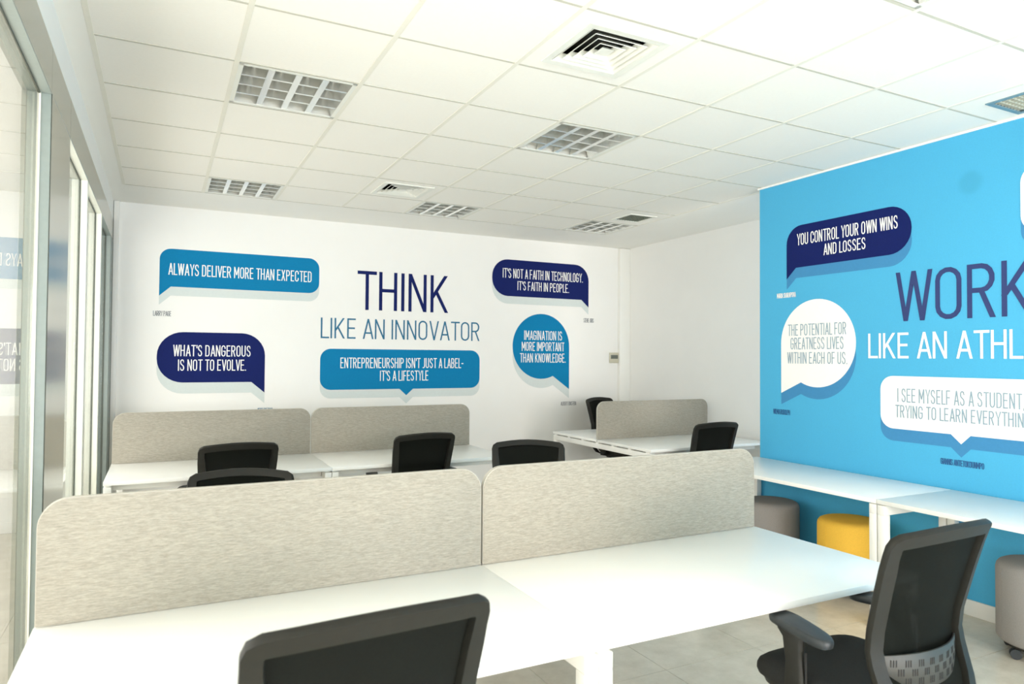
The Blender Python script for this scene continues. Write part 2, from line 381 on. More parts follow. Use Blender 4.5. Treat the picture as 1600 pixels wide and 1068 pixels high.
def grille(x, y, cx, label, x1=0.292, fm_='housing', gm_='grille'):
    D = thing('return_grille', label, 'air vent', (x, y, CEIL), group='square return grilles')
    m = MB(); a = 0.15
    m.box(-0.292, cx - a, -0.292, 0.292, 0, 0.006).box(cx + a, x1, -0.292, 0.292, 0, 0.006).box(cx - a, cx + a, -0.292, -a, 0, 0.006).box(cx - a, cx + a, a, 0.292, 0, 0.006)
    put('panel', m.mesh('panel', M['ceil'], smooth=0), D)
    m = MB(); sq_ring(m, 0.162, -0.006, 0.138, -0.006, 0.008)
    put('grille_frame', m.mesh('grille_frame', M[fm_], smooth=0), D, (cx, 0, 0))
    m = MB()
    for k in range(1, 9):
        t = -0.138 + k * 0.276 / 9
        m.box(t - 0.001, t + 0.001, -0.138, 0.138, -0.002, 0.012).box(-0.138, 0.138, t - 0.001, t + 0.001, -0.002, 0.012)
    put('egg_crate_grid', m.mesh('egg_crate_grid', M[gm_], smooth=0), D, (cx, 0, 0))
    m = MB().box(-0.15, 0.15, -0.15, 0.15, 0.05, 0.055); sq_ring(m, 0.15, 0, 0.15, 0.05, 0.001)
    put('duct_box', m.mesh('duct_box', M['grille'], smooth=0), D, (cx, 0, 0))
grille(4.5, -0.9, 0.02, 'dark square return grille in the far right corner of the ceiling')
grille(4.5, -4.5, -0.02, 'bluish grey return grille against the top of the blue wall', XR - 4.5 - 0.002, 'steelblue', 'paleslat')

# ---------------------------------------------------------------- glass partition on the left
XG = -0.155; ZH = 2.585
wl = struct(put('wall_left', MB().box(-0.21, XL - 0.001, YF, YB, 2.775, CEIL).mesh('wall_left', M['wall'], smooth=0)))
SEG = [(YF + 0.05, -3.24), (-2.6, -1.70), (-1.655, -0.61), (-0.565, 0.44)]
hd = []
for a, b in ((YF, -3.242), (-3.238, -2.602), (-2.598, YB - 0.042)):
    put('header_panel', MB().box(-0.21, XL, a, b, ZH, 2.772).mesh('header_panel', M['alu'], 0.001, 1), wl)
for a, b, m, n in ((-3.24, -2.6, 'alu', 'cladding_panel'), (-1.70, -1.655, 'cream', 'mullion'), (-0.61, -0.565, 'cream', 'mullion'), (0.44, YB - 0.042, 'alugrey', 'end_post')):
    put(n, MB().box(-0.21, XL, a, b, 0, ZH - 0.001).mesh(n, M[m], 0.0015, 1), wl)
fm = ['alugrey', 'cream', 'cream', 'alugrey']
for k, (a, b) in enumerate(SEG):
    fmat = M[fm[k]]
    w = struct(put('window_%d' % (k + 2), MB().box(XG - 0.004, XG + 0.004, a + 0.002, b - 0.002, 0.05, ZH - 0.004).mesh('window_glass', M['glass'], smooth=0)))
    # jamb liners and sill sit between the room face and the glass
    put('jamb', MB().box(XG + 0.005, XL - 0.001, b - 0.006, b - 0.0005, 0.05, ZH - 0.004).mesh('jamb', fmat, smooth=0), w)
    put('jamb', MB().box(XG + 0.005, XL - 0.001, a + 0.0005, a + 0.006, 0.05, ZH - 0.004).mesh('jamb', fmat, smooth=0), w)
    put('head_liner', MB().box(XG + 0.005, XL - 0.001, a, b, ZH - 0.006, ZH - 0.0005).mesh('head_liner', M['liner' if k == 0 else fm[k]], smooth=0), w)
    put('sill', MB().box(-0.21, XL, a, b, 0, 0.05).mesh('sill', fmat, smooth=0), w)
    put('glazing_bead', MB().box(XG + 0.004, XG + 0.010, b - 0.010, b - 0.006, 0.05, ZH - 0.006).mesh('glazing_bead', M['bead' if k == 0 else 'seal'], smooth=0), w)
    put('gasket', MB().box(XG + 0.004, XG + 0.008, a, b, ZH - 0.011, ZH - 0.006).mesh('gasket', M['seal'], smooth=0), w)
put('shadow_gap', MB().box(XL - 0.01, XL + 0.002, -3.243, -3.239, 0, 2.58).mesh('shadow_gap', M['seal'], smooth=0), wl)
put('shadow_gap', MB().box(XL - 0.01, XL + 0.003, YB - 0.042, YB - 0.038, 0, CEIL - 0.004).mesh('shadow_gap', M['seal'], smooth=0), wl)

# ---------------------------------------------------------------- stroke lettering
def arc(cx, cy, rx, ry, a0, a1, n=7):
    return [(cx + rx * math.cos(math.radians(a0 + (a1 - a0) * k / n)), cy + ry * math.sin(math.radians(a0 + (a1 - a0) * k / n))) for k in range(n + 1)]
def G():
    g = {}
    w = 0.40; r = w / 2; ry = 0.22
    g['A'] = (0.46, [[(0, 0), (0.23, 1)], [(0.23, 1), (0.46, 0)], [(0.07, 0.28), (0.39, 0.28)]])
    g['B'] = (w, [[(0, 0), (0, 1)], [(0, 1), (w - .17, 1)] + arc(w - .17, .76, .15, .24, 90, -90) + [(0, .52)], [(w - .17, .52)] + arc(w - .17, .26, .17, .26, 90, -90) + [(0, 0)]])
    g['C'] = (w, [[(w, 1 - ry - .05)] + arc(r, 1 - ry, r, ry, 0, 180) + arc(r, ry, r, ry, 180, 360) + [(w, ry + .05)]])
    g['D'] = (w, [[(0, 0), (0, 1)], [(0, 1), (w - .2, 1)] + arc(w - .2, .78, .2, .22, 90, 0) + arc(w - .2, .22, .2, .22, 0, -90) + [(0, 0)]])
    g['E'] = (.34, [[(.34, 1), (0, 1), (0, 0), (.34, 0)], [(0, .52), (.30, .52)]])
    g['F'] = (.32, [[(.32, 1), (0, 1), (0, 0)], [(0, .50), (.28, .50)]])
    g['G'] = (w, [[(w, 1 - ry - .03)] + arc(r, 1 - ry, r, ry, 0, 180) + arc(r, ry, r, ry, 180, 360) + [(w, .47), (w * .52, .47)]])
    g['H'] = (w, [[(0, 0), (0, 1)], [(w, 0), (w, 1)], [(0, .52), (w, .52)]])
    g['I'] = (0, [[(0, 0), (0, 1)]])
    g['J'] = (.28, [[(.28, 1), (.28, .2)] + arc(.11, .2, .17, .2, 0, -110)])
    g['K'] = (.42, [[(0, 0), (0, 1)], [(.40, 1), (0, .37)], [(.12, .57), (.42, 0)]])
    g['L'] = (.32, [[(0, 1), (0, 0), (.32, 0)]])
    g['M'] = (.54, [[(0, 0), (0, 1)], [(0, 1), (.27, .26)], [(.27, .26), (.54, 1)], [(.54, 1), (.54, 0)]])
    g['N'] = (.42, [[(0, 0), (0, 1)], [(0, 1), (.42, 0)], [(.42, 0), (.42, 1)]])
    g['O'] = (w, [arc(r, 1 - ry, r, ry, 0, 180) + arc(r, ry, r, ry, 180, 360) + [(w, 1 - ry)]])
    g['P'] = (w, [[(0, 0), (0, 1)], [(0, 1), (w - .19, 1)] + arc(w - .19, .745, .19, .255, 90, -90) + [(0, .49)]])
    g['R'] = (w, [[(0, 0), (0, 1)], [(0, 1), (w - .19, 1)] + arc(w - .19, .755, .18, .245, 90, -90) + [(0, .51)], [(.20, .51), (w, 0)]])
    g['S'] = (.38, [[(.37, .80)] + arc(.19, .79, .18, .21, 0, 180) + [(.01, .72), (.06, .60), (.32, .42), (.38, .28)] + arc(.19, .22, .19, .22, 0, -180) + [(0, .20)]])
    g['T'] = (.42, [[(0, 1), (.42, 1)], [(.21, 1), (.21, 0)]])
    g['U'] = (w, [[(0, 1)] + arc(r, ry, r, ry, 180, 360) + [(w, 1)]])
    g['V'] = (.44, [[(0, 1), (.22, 0)], [(.22, 0), (.44, 1)]])
    g['W'] = (.66, [[(0, 1), (.16, 0)], [(.16, 0), (.33, 1)], [(.33, 1), (.50, 0)], [(.50, 0), (.66, 1)]])
    g['X'] = (.42, [[(0, 0), (.40, 1)], [(0.02, 1), (.42, 0)]])
    g['Y'] = (.42, [[(0, 1), (.21, .46), (.42, 1)], [(.21, .46), (.21, 0)]])
    g['Z'] = (.36, [[(0, 1), (.36, 1)], [(.36, 1), (0, 0)], [(0, 0), (.36, 0)]])
    g["'"] = (.0, [[(0, 1), (0, .74)]])
    g['.'] = (.0, [[(0, 0), (0, .06)]])
    g[','] = (.05, [[(.05, .07), (0.0, -.12)]])
    g['-'] = (.20, [[(0, .46), (.20, .46)]])
    return g
GL = G()
def strip(m, pts, t, to3):
    """ribbon of width t along a 2D polyline, mitred"""
    P = [Vector(p) for p in pts]
    P = [p for k, p in enumerate(P) if k == 0 or (p - P[k - 1]).length > 1e-6]
    if len(P) < 2: return
    closed = (P[0] - P[-1]).length < 1e-5 and len(P) > 3
    if closed: P = P[:-1]
    n = len(P); L = []; R = []
    for k in range(n):
        d0 = (P[k] - P[k - 1]).normalized() if (k > 0 or closed) else None
        d1 = (P[(k + 1) % n] - P[k]).normalized() if (k < n - 1 or closed) else None
        if d0 is None: d0 = d1
        if d1 is None: d1 = d0
        n0 = Vector((-d0.y, d0.x)); n1 = Vector((-d1.y, d1.x)); b = (n0 + n1)
        if b.length < 1e-4: b = n0.copy()
        b.normalize(); c = max(0.5, b.dot(n0)); o = b * (t / 2 / c)
        L.append(P[k] + o); R.append(P[k] - o)
    vs = [to3(v) for v in L + R]
    fs = [(k, (k + 1) % n, n + (k + 1) % n, n + k) for k in range(n if closed else n - 1)]
    m.add(vs, fs)
def layout(s, gap=0.17, space=0.24):
    x = 0; pos = []
    for ch in s:
        if ch == ' ': pos.append(x); x += space; continue
        pos.append(x); g = gap * (0.75 if ch in "AVWYT'.,L" else 1.0); x += GL[ch][0] + g
    return pos, x
def back3(off): return lambda p: (p[0], YB - off, p[1])
def blue3(off): return lambda p: (XR - off, -p[0], p[1])
def lettering(s, x0, x1, zb, zc, t, to3, anchor=None, gap=0.17, space=0.24):
    """returns a list of (char, MB); string s fits x0..x1 (or char index anchor starts at x1)"""
    pos, _ = layout(s, gap, space); ht = zc - zb
    end = (pos[-1] + GL[s[-1]][0]) if anchor is None else pos[anchor]
    i0 = x0 + t / 2; i1 = (x1 - t / 2) if anchor is None else x1 + t / 2
    o_, a_, b_ = Vector(to3((0, 0))), None, None
    nrm = Vector((0, -1, 0)) if abs(o_.y) > 1e-6 and o_.x == 0 else Vector((-1, 0, 0))
    sc = (i1 - i0) / end; hz = ht - t; out = []
    for ch, px in zip(s, pos):
        if ch == ' ': continue
        m = MB()
        for ns_, pl in enumerate(GL[ch][1]):
            e = [(i0 + (px + x) * sc, zb + t / 2 + y * hz) for x, y in pl]
            to3k = (lambda p, k_=ns_: tuple(Vector(to3(p)) + nrm * (0.00025 * k_)))
            if len(e) == 2 and abs(e[1][1] - e[0][1]) > 0.3 * abs(e[1][0] - e[0][0]):
                # upright or slanting stroke, cut level with the cap line and base line
                (xa_, za_), (xb_, zb_) = e
                hw_ = t / 2 * math.hypot(xb_ - xa_, zb_ - za_) / abs(zb_ - za_); sg = 1 if zb_ > za_ else -1
                ea = t / 2 if pl[0][1] in (0, 1) else 0; eb_ = t / 2 if pl[1][1] in (0, 1) else 0
                if ch == "'": ea, eb_ = t / 2, 0
                m.add([to3k(p) for p in ((xa_ - hw_, za_ - sg * ea), (xa_ + hw_, za_ - sg * ea), (xb_ + hw_, zb_ + sg * eb_), (xb_ - hw_, zb_ + sg * eb_))], [(0, 1, 2, 3)])
                continue
            # square off stroke ends
            def ext(a, b):
                dx, dz = a[0] - b[0], a[1] - b[1]; L = math.hypot(dx, dz) or 1
                return (a[0] + dx / L * t / 2, a[1] + dz / L * t / 2)
            if math.hypot(e[0][0] - e[-1][0], e[0][1] - e[-1][1]) > 1e-4:
                e = [ext(e[0], e[1])] + e[1:-1] + [ext(e[-1], e[-2])]
            strip(m, e, t, to3k)
        out.append((ch, m))
    return out
def text_mesh(parts, material, name='lettering'):
    m = MB()
    for _, q_ in parts: m.add(q_.v, q_.f)
    return m.mesh(name, material, smooth=0, normals=False)

def rpoly(pts, n=8):
    """polygon with per-vertex corner radius -> outline points"""
    out = []; N = len(pts)
    for k in range(N):
        p = Vector(pts[k][:2]); r = pts[k][2] if len(pts[k]) > 2 else 0
        if r <= 0: out.append(tuple(p)); continue
        a = (Vector(pts[k - 1][:2]) - p).normalized(); b = (Vector(pts[(k + 1) % N][:2]) - p).normalized()
        ang = a.angle(b); d = r / math.tan(ang / 2); c = p + (a + b).normalized() * (r / math.sin(ang / 2))
        s0 = p + a * d - c; s1 = p + b * d - c
        a0 = math.atan2(s0.y, s0.x); da = math.atan2(s1.y, s1.x) - a0
        while da > PI: da -= 2 * PI
        while da < -PI: da += 2 * PI
        out += [(c.x + r * math.cos(a0 + da * i / n), c.y + r * math.sin(a0 + da * i / n)) for i in range(n + 1)]
    return out
def flat(outline, to3, name, material):
    m = MB(); m.add([to3(p) for p in outline], [tuple(range(len(outline)))])
    return m.mesh(name, material, smooth=0, normals=False)

def bubble(label, wall, outline, col, shcol, drop, lines, textcol, t, credit=None):
    """outline thing > offset_print, lettering per line, credit"""
    T3 = back3 if wall == 'back' else blue3
    o = put('speech_bubble', flat(outline, T3(0.002), 'speech_bubble', M[col]))
    o['label'] = label; o['category'] = 'wall graphic'
    o['group'] = 'speech bubbles on the back wall' if wall == 'back' else 'speech bubbles on the blue wall'
    put('offset_print', flat([(x, z - drop) for x, z in outline], T3(0.001), 'offset_print', M[shcol]), o)
    for (s, x0, x1, zb, zc) in lines:
        put('lettering', text_mesh(lettering(s, x0, x1, zb, zc, t, T3(0.003), gap=0.25, space=0.27), M[textcol]), o)
    if credit:
        s, x0, x1, zb, zc, cc = credit
        put('credit_lettering', text_mesh(lettering(s, x0, x1, zb, zc, 0.0044, T3(0.003)), M[cc]), o)
    return o

bubble('mid blue speech bubble reading ALWAYS DELIVER MORE THAN EXPECTED on the white back wall', 'back',
       rpoly([(.272, 2.098), (.272, 2.547, .10), (1.748, 2.547, .105), (1.748, 2.188, .105), (.37, 2.188)]), 'blue', 'offw', .085,
       [('ALWAYS DELIVER MORE THAN EXPECTED', .347, 1.670, 2.300, 2.411)], 'white', .0092, ('LARRY PAGE', .225, .377, 1.907, 1.955, 'smallgrey'))
bubble("navy speech bubble reading WHAT'S DANGEROUS IS NOT TO EVOLVE, low on the white back wall", 'back',
       rpoly([(.262, 1.280, .225), (.262, 1.760, .225), (1.225, 1.760, .22), (1.225, 1.173), (1.100, 1.280)]), 'navy', 'offw', .105,
       [("WHAT'S DANGEROUS", .400, 1.089, 1.530, 1.638), ('IS NOT TO EVOLVE.', .443, 1.049, 1.392, 1.500)], 'white', .0092, ('JEFF BEZOS', 1.155, 1.305, .972, 1.020, 'headblue'))
bubble("mid blue speech bubble reading ENTREPRENEURSHIP ISN'T JUST A LABEL under the headline", 'back',
       rpoly([(1.768, 1.190, .11), (1.768, 1.618, .11), (3.576, 1.618, .11), (3.576, 1.190, .11), (2.776, 1.190), (2.699, 1.120), (2.622, 1.190)]), 'blue', 'offw', .09,
       [("ENTREPRENEURSHIP ISN'T JUST A LABEL-", 1.977, 3.373, 1.416, 1.527), ("IT'S A LIFESTYLE", 2.403, 2.951, 1.279, 1.389)], 'white', .0092)
bubble("navy speech bubble reading IT'S NOT A FAITH IN TECHNOLOGY, upper right on the white wall", 'back',
       rpoly([(3.728, 2.264, .205), (3.728, 2.697, .205), (5.063, 2.697, .20), (5.063, 2.171), (4.956, 2.264)]), 'navy', 'offw', .09,
       [("IT'S NOT A FAITH IN TECHNOLOGY.", 3.865, 4.976, 2.479, 2.592), ("IT'S FAITH IN PEOPLE.", 4.061, 4.776, 2.341, 2.448)], 'white', .0092, ('STEVE JOBS', 4.991, 5.141, 1.984, 2.037, 'smallgrey'))
def disc(cx, cz, r, a0, a1, tip, n=56):
    return [(cx + r * math.cos(math.radians(a0 + (a1 - a0) * k / n)), cz + r * math.sin(math.radians(a0 + (a1 - a0) * k / n))) for k in range(n + 1)] + [tip]
bubble('round mid blue speech bubble reading IMAGINATION IS MORE IMPORTANT THAN KNOWLEDGE', 'back',
       disc(4.392, 1.677, .391, 0, 294, (4.783, 1.157)), 'blue', 'offw', .11,
       [('IMAGINATION IS', 4.155, 4.679, 1.752, 1.864), ('MORE IMPORTANT', 4.123, 4.713, 1.621, 1.728), ('THAN KNOWLEDGE.', 4.099, 4.733, 1.483, 1.592)], 'white', .0092,
       ('ALBERT EINSTEIN', 4.666, 4.886, .958, 1.005, 'smallgrey'))
bubble('navy speech bubble reading YOU CONTROL YOUR OWN WINS AND LOSSES on the blue wall', 'blue',
       rpoly([(2.654, 2.167), (2.654, 2.576, .14), (3.675, 2.576, .16), (3.675, 2.250, .16), (2.744, 2.250)]), 'navy', 'offb', .08,
       [('YOU CONTROL YOUR OWN WINS', 2.755, 3.579, 2.421, 2.511), ('AND LOSSES', 2.996, 3.340, 2.315, 2.399)], 'white', .0082,
       ('MARIA SHARAPOVA', 2.558, 2.743, 2.024, 2.063, 'white'))
bubble('round white speech bubble reading THE POTENTIAL FOR GREATNESS LIVES WITHIN EACH OF US', 'blue',
       disc(2.930, 1.662, .332, 180, -115.5, (2.598, 1.273)), 'white', 'offb', .089,
       [('THE POTENTIAL FOR', 2.666, 3.184, 1.722, 1.811), ('GREATNESS LIVES', 2.691, 3.161, 1.616, 1.707), ('WITHIN EACH OF US.', 2.659, 3.192, 1.507, 1.595)], 'palegrey', .0072,
       ('WILMA RUDOLPH', 2.518, 2.685, 1.102, 1.143, 'smallblue'))
bubble('white speech bubble reading I SEE MYSELF AS A STUDENT, TRYING TO LEARN EVERYTHING', 'blue',
       rpoly([(3.447, 1.080, .09), (3.447, 1.432, .09), (4.515, 1.432, .09), (4.515, 1.080, .09), (4.036, 1.080), (3.980, 1.024), (3.918, 1.080)]), 'white', 'offb', .036 + .045,
       [('I SEE MYSELF AS A STUDENT,', 3.569, 4.335, 1.260, 1.351), ('TRYING TO LEARN EVERYTHING', 3.554, 4.365, 1.157, 1.240)], 'palegrey', .0072,
       ('GIANNIS ANTETOKOUNMPO', 3.853, 4.113, .888, .926, 'smallblue'))
b9 = bubble('white speech bubble cut off by the right edge, above WORK on the blue wall', 'blue',
       rpoly([(4.322, 2.268, .10), (4.322, 2.66, .10), (5.3, 2.66, .10), (5.3, 2.268, .10)]), 'white', 'offb', .085, [], 'palegrey', .0072)

def headline(name, label, s, x0, x1, zb, zc, t, T3, material, **kw):
    o = thing(name, label, 'wall lettering')
    for ch, m in lettering(s, x0, x1, zb, zc, t, T3, **kw):
        put('letter', m.mesh('letter', M[material], smooth=0, normals=False), o)
    return o
headline('headline_lettering', 'large navy headline word THINK on the white back wall', 'THINK', 2.148, 3.179, 2.037, 2.453, .036, back3(.002), 'navy', gap=0.20)
headline('headline_lettering', 'blue headline words LIKE AN INNOVATOR under THINK on the white back wall', 'LIKE AN INNOVATOR', 1.770, 3.571, 1.727, 1.941, .0165, back3(.002), 'headblue', gap=0.19)
headline('headline_lettering', 'large dark blue headline word WORK on the blue wall', 'WORK', 3.562, 4.217, 1.796, 2.123, .030, blue3(.002), 'headnavy', anchor=3, gap=0.19)
headline('headline_lettering', 'white headline words LIKE AN ATHLETE on the blue wall', 'LIKE AN ATHLETE', 3.357, 4.257, 1.550, 1.721, .0165, blue3(.002), 'white', anchor=11, gap=0.18)

# ---------------------------------------------------------------- thermostat
th = thing('thermostat', 'small ivory thermostat with grey display beside the corner column on the back wall', 'thermostat', (5.444, YB, 1.545))
put('body', MB().box(-.066, .066, -.022, 0, -.066, .066).mesh('body', M['thermo'], .004), th)
put('display', MB().box(-.054, .054, -.0245, -.021, -.012, .036).mesh('display', M['lcd'], .001), th)
put('button_strip', MB().box(-.05, .05, -.024, -.021, -.050, -.040).mesh('button_strip', M['thermo'], .001), th)

# ---------------------------------------------------------------- benches
DT = 0.74
def bench(name, x0, x1, yf, yc, yb, label, group, cat='desk'):
    """double desk: two tops either side of the centre line yc, closed end frames"""
    W = x1 - x0
    o = thing(name, label, cat, ((x0 + x1) / 2, yc, 0), group=group)
    hw = W / 2
    put('desktop', MB().box(-hw + .001, hw - .001, yf - yc, -.010, DT - .025, DT).mesh('desktop', M['desk'], .0015, 2), o)
    put('desktop', MB().box(-hw + .001, hw - .001, .010, yb - yc, DT - .025, DT).mesh('desktop', M['desk'], .0015, 2), o)
    f0, f1 = yf - yc + .004, yb - yc - .004
    for s in (-1, 1):
        a, b = (-hw + .002, -hw + .047) if s < 0 else (hw - .047, hw - .002)
        fr = MB().box(a, b, f0, f1, DT - .085, DT - .036).mesh('end_beam', M['frame'], .003, 2)
        eb = put('end_beam', fr, o)
        n = 7
        for k in range(n):
            y = f0 + .05 + (f1 - f0 - .1) * k / (n - 1)
            put('spacer', MB().box(a + .004, b - .004, y - .02, y + .02, DT - .036, DT - .025).mesh('spacer', M['frame'], smooth=0), eb)
        for ya, yb_ in ((f0, f0 + .05), (f1 - .05, f1)):
            put('leg', MB().box(a, b, ya, yb_, 0.0, DT - .085).mesh('leg', M['frame'], .003, 2), o)
    for y in (f0 + .12, f1 - .14):
        put('cross_rail', MB().box(-hw + .05, hw - .05, y, y + .03, DT - .075, DT - .030).mesh('cross_rail', M['frame'], .002), o)
    return o
def screen(x0, x1, y, label, group, z0=DT + .0015, z1=1.112):
    w = (x1 - x0) / 2 - .004
    o = thing('desk_screen', label, 'desk screen', ((x0 + x1) / 2, y, 0), group=group)
    def outl(w_, a, b, r): return rpoly([(-w_, a), (-w_, b, r), (w_, b, r), (w_, a)], 10)
    r = .085
    def slab(pts, ya, yb_): return [(x, ya, z) for x, z in pts], [(x, yb_, z) for x, z in pts]
    A = [[(x, yy, z) for x, z in outl(w - i, z0, z1 - i, r)] for yy, i in ((-.014, .005), (-.012, .002), (.012, .002), (.014, .005))]
    put('padded_panel', MB().rings(A).mesh('padded_panel', M['fabric'], smooth=40), o)
    # piping loop all round the edge
    P0 = outl(w, z0, z1, r); P1 = outl(w - .006, z0, z1 - .006, r - .006)
    m = MB(); n = len(P0)
    m.add([(x, -.0105, z) for x, z in P0] + [(x, .0105, z) for x, z in P0] + [(x, -.0105, z) for x, z in P1] + [(x, .0105, z) for x, z in P1],
          [f for k in range(n - 1) for f in ((k, k + 1, n + k + 1, n + k), (k, 2 * n + k, 2 * n + k + 1, k + 1), (n + k, n + k + 1, 3 * n + k + 1, 3 * n + k))])
    put('edge_piping', m.mesh('edge_piping', M['edge'], smooth=40), o)
    for s in (-1, 1):
        put('clamp', MB().box(s * (w - .25) - .03, s * (w - .25) + .03, -.008, .008, DT - .03, z0 + .003).mesh('clamp', M['frame'], .002), o)
    return o
XA0, XA1, XA2 = -.022, 1.410, 2.840
bench('bench_desk', XA0, XA1, -4.900, -4.085, -3.27, 'nearest white double desk on the left, beside the glass partition', 'white double bench desks')
bench('bench_desk', XA1, XA2, -4.900, -4.085, -3.27, 'nearest white double desk on the right, black armchair pulled up to it', 'white double bench desks')
screen(XA0, XA1, -4.085, 'large grey fabric desk screen at lower left on the nearest desk', 'grey fabric desk screens')
screen(XA1, XA2, -4.085, 'large grey fabric desk screen on the nearest right-hand desk', 'grey fabric desk screens')
bench('bench_desk', -.014, 1.408, -1.500, -.685, .13, 'far white double desk at left under the DANGEROUS bubble', 'white double bench desks')
bench('bench_desk', 1.408, 2.83, -1.500, -.685, .13, 'far white double desk in the middle, under the THINK headline', 'white double bench desks')
screen(-.014, 1.408, -.685, 'grey fabric desk screen on the far left desk by the back wall', 'grey fabric desk screens')
screen(1.408, 2.83, -.685, 'grey fabric desk screen on the far middle desk under the LIFESTYLE bubble', 'grey fabric desk screens')
bench('bench_desk', 4.125, 5.545, -1.675, -.83, .015, 'white double desk in the far right corner by the thermostat', 'white double bench desks')
screen(4.125, 5.545, -.83, 'darker grey fabric desk screen on the far right corner desk', 'grey fabric desk screens')

# ---------------------------------------------------------------- narrow tables along the blue wall
def side_table(y0, y1, label):
    xa, xb = 3.965, XR - .016
    o = thing('side_table', label, 'table', ((xa + xb) / 2, (y0 + y1) / 2, 0), group='white tables along the blue wall')
    hx, hy = (xb - xa) / 2, abs(y1 - y0) / 2
    put('tabletop', MB().box(-hx, hx, -hy + .001, hy - .001, DT - .025, DT).mesh('tabletop', M['desk'], .0015, 2), o)
    for s in (-1, 1):
        a, b = sorted((s * (hy - .003), s * (hy - .048)))
        put('end_beam', MB().box(-hx + .004, hx - .004, a, b, DT - .085, DT - .030).box(-hx + .05, hx - .05, a + .01, b - .01, DT - .030, DT - .025).mesh('end_beam', M['frame'], .002), o)
        for c, d in ((-hx + .004, -hx + .052), (hx - .052, hx - .004)):
            put('leg', MB().box(c, d, a, b, 0, DT - .085).mesh('leg', M['frame'], .003), o)
    put('cross_rail', MB().box(hx - .05, hx - .02, -hy + .05, hy - .05, DT - .075, DT - .03).mesh('cross_rail', M['frame'], .002), o)
side_table(-3.925, -2.362, 'white side table at the far end of the blue wall, grey and yellow stools beneath')
side_table(-5.50, -3.927, 'white side table along the blue wall running out at the right edge')

# ---------------------------------------------------------------- stools on castors
def stool(x, y, material, label, rz=0):
    o = thing('round_stool', label, 'stool', (x, y, 0), rz, group='round fabric stools under the side tables')
    R_ = .205; n = 48
    prof = [(R_ - .030, .070), (R_ - .010, .074), (R_, .088), (R_, .44), (R_ - .004, .458), (R_ - .014, .472), (R_ - .030, .480), (R_ - .06, .484), (.06, .486)]
    rs = [[(r * math.cos(2 * PI * k / n), r * math.sin(2 * PI * k / n), z) for k in range(n)] for r, z in prof]
    put('padded_drum', MB().rings(rs).mesh('padded_drum', material, smooth=50), o)
    m = MB()
    for k in range(3):
        a = 2 * PI * k / 3 + .4; m.box(R_ - .002, R_ + .0012, -.0012, .0012, .09, .45, Matrix.Rotation(a, 3, 'Z'))
    put('seam', m.mesh('seam', material, smooth=0), o)
    put('base_plate', MB().cyl((0, 0, .055), (0, 0, .070), .175, n=32).mesh('base_plate', M['black']), o)
    for k in range(5):
        a = 2 * PI * k / 5 + .2
        put('castor', castor_me, o, (.165 * math.cos(a), .165 * math.sin(a), 0), (0, 0, a + 1))
cm = MB().cyl((-.017, 0, .026), (-.004, 0, .026), .026, n=20).cyl((.004, 0, .026), (.017, 0, .026), .026, n=20)
cm.box(-.004, .004, -.012, .022, .016, .050).cyl((0, .004, .045), (0, .004, .062), .007, n=10)
castor_me = cm.mesh('castor', M['blackpad'], smooth=40)
stool(4.40, -2.75, M['grey'], 'taupe grey round stool furthest along under the side table, partly behind the desk screen')
stool(4.40, -3.43, M['yellow'], 'mustard yellow round stool on castors under the side table', .5)
stool(4.42, -4.545, M['grey'], 'light grey round stool on castors at the right edge, behind the black chair', .1)

# ---------------------------------------------------------------- office chair
def back_y(x, z, bow=.036):
    K = [(0.50, -.285), (0.56, -.262), (0.64, -.232), (.70, -.221), (.76, -.228), (.90, -.265), (1.0, -.295), (1.03, -.308), (1.06, -.325)]
    if z <= K[0][0]: y = K[0][1]
    elif z >= K[-1][0]: y = K[-1][1]
    else:
        for (a, b), (c, d) in zip(K, K[1:]):
            if a <= z <= c: y = b + (d - b) * (z - a) / (c - a); break
    return y - bow * (1 - min(1, (x / .235) ** 2))
def bezier_pts():
    pts = []
    # left rail up, rounded corner, crowned top rail, down the right rail
    left = [(-.135, .50), (-.165, .53), (-.190, .57), (-.202, .62), (-.205, .66), (-.206, .70), (-.207, .76), (-.211, .82), (-.215, .88), (-.219, .94), (-.222, .98), (-.223, 1.010), (-.219, 1.023), (-.207, 1.030)]
    top = [(x, 1.030 + .015 * (1 - (x / .2) ** 2)) for x in (-.16, -.11, -.055, 0)]
    half = left + top
    pts = half + [(-x, z) for x, z in reversed(half[:-1])]
    return pts
def sweep_frame(pts, w, th):
    """rectangular section swept over the curved back surface"""
    P = [Vector((x, back_y(x, z), z)) for x, z in pts]; n = len(P); rings = []
    for k in range(n):
        T_ = (P[min(k + 1, n - 1)] - P[max(k - 1, 0)]).normalized()
        N = Vector((0, 1, 0)); e = .01
        sx = (back_y(pts[k][0] + e, pts[k][1]) - back_y(pts[k][0] - e, pts[k][1])) / (2 * e)
        sz = (back_y(pts[k][0], pts[k][1] + .03) - back_y(pts[k][0], pts[k][1] - .03)) / .06
        N = Vector((-sx, 1, -sz)).normalized(); N = (N - T_ * N.dot(T_)).normalized()
        B = T_.cross(N).normalized()       # towards the inside or outside of the loop
        ww = w * (1.0 if pts[k][1] < .95 else .88)
        sec = [(-.5, -.5), (.5, -.5), (.58, -.2), (.58, .25), (.44, .5), (-.44, .5), (-.5, .2)]
        rings.append([P[k] + B * (a * ww) + N * (b * th) for a, b in sec])
    return MB().rings(rings)
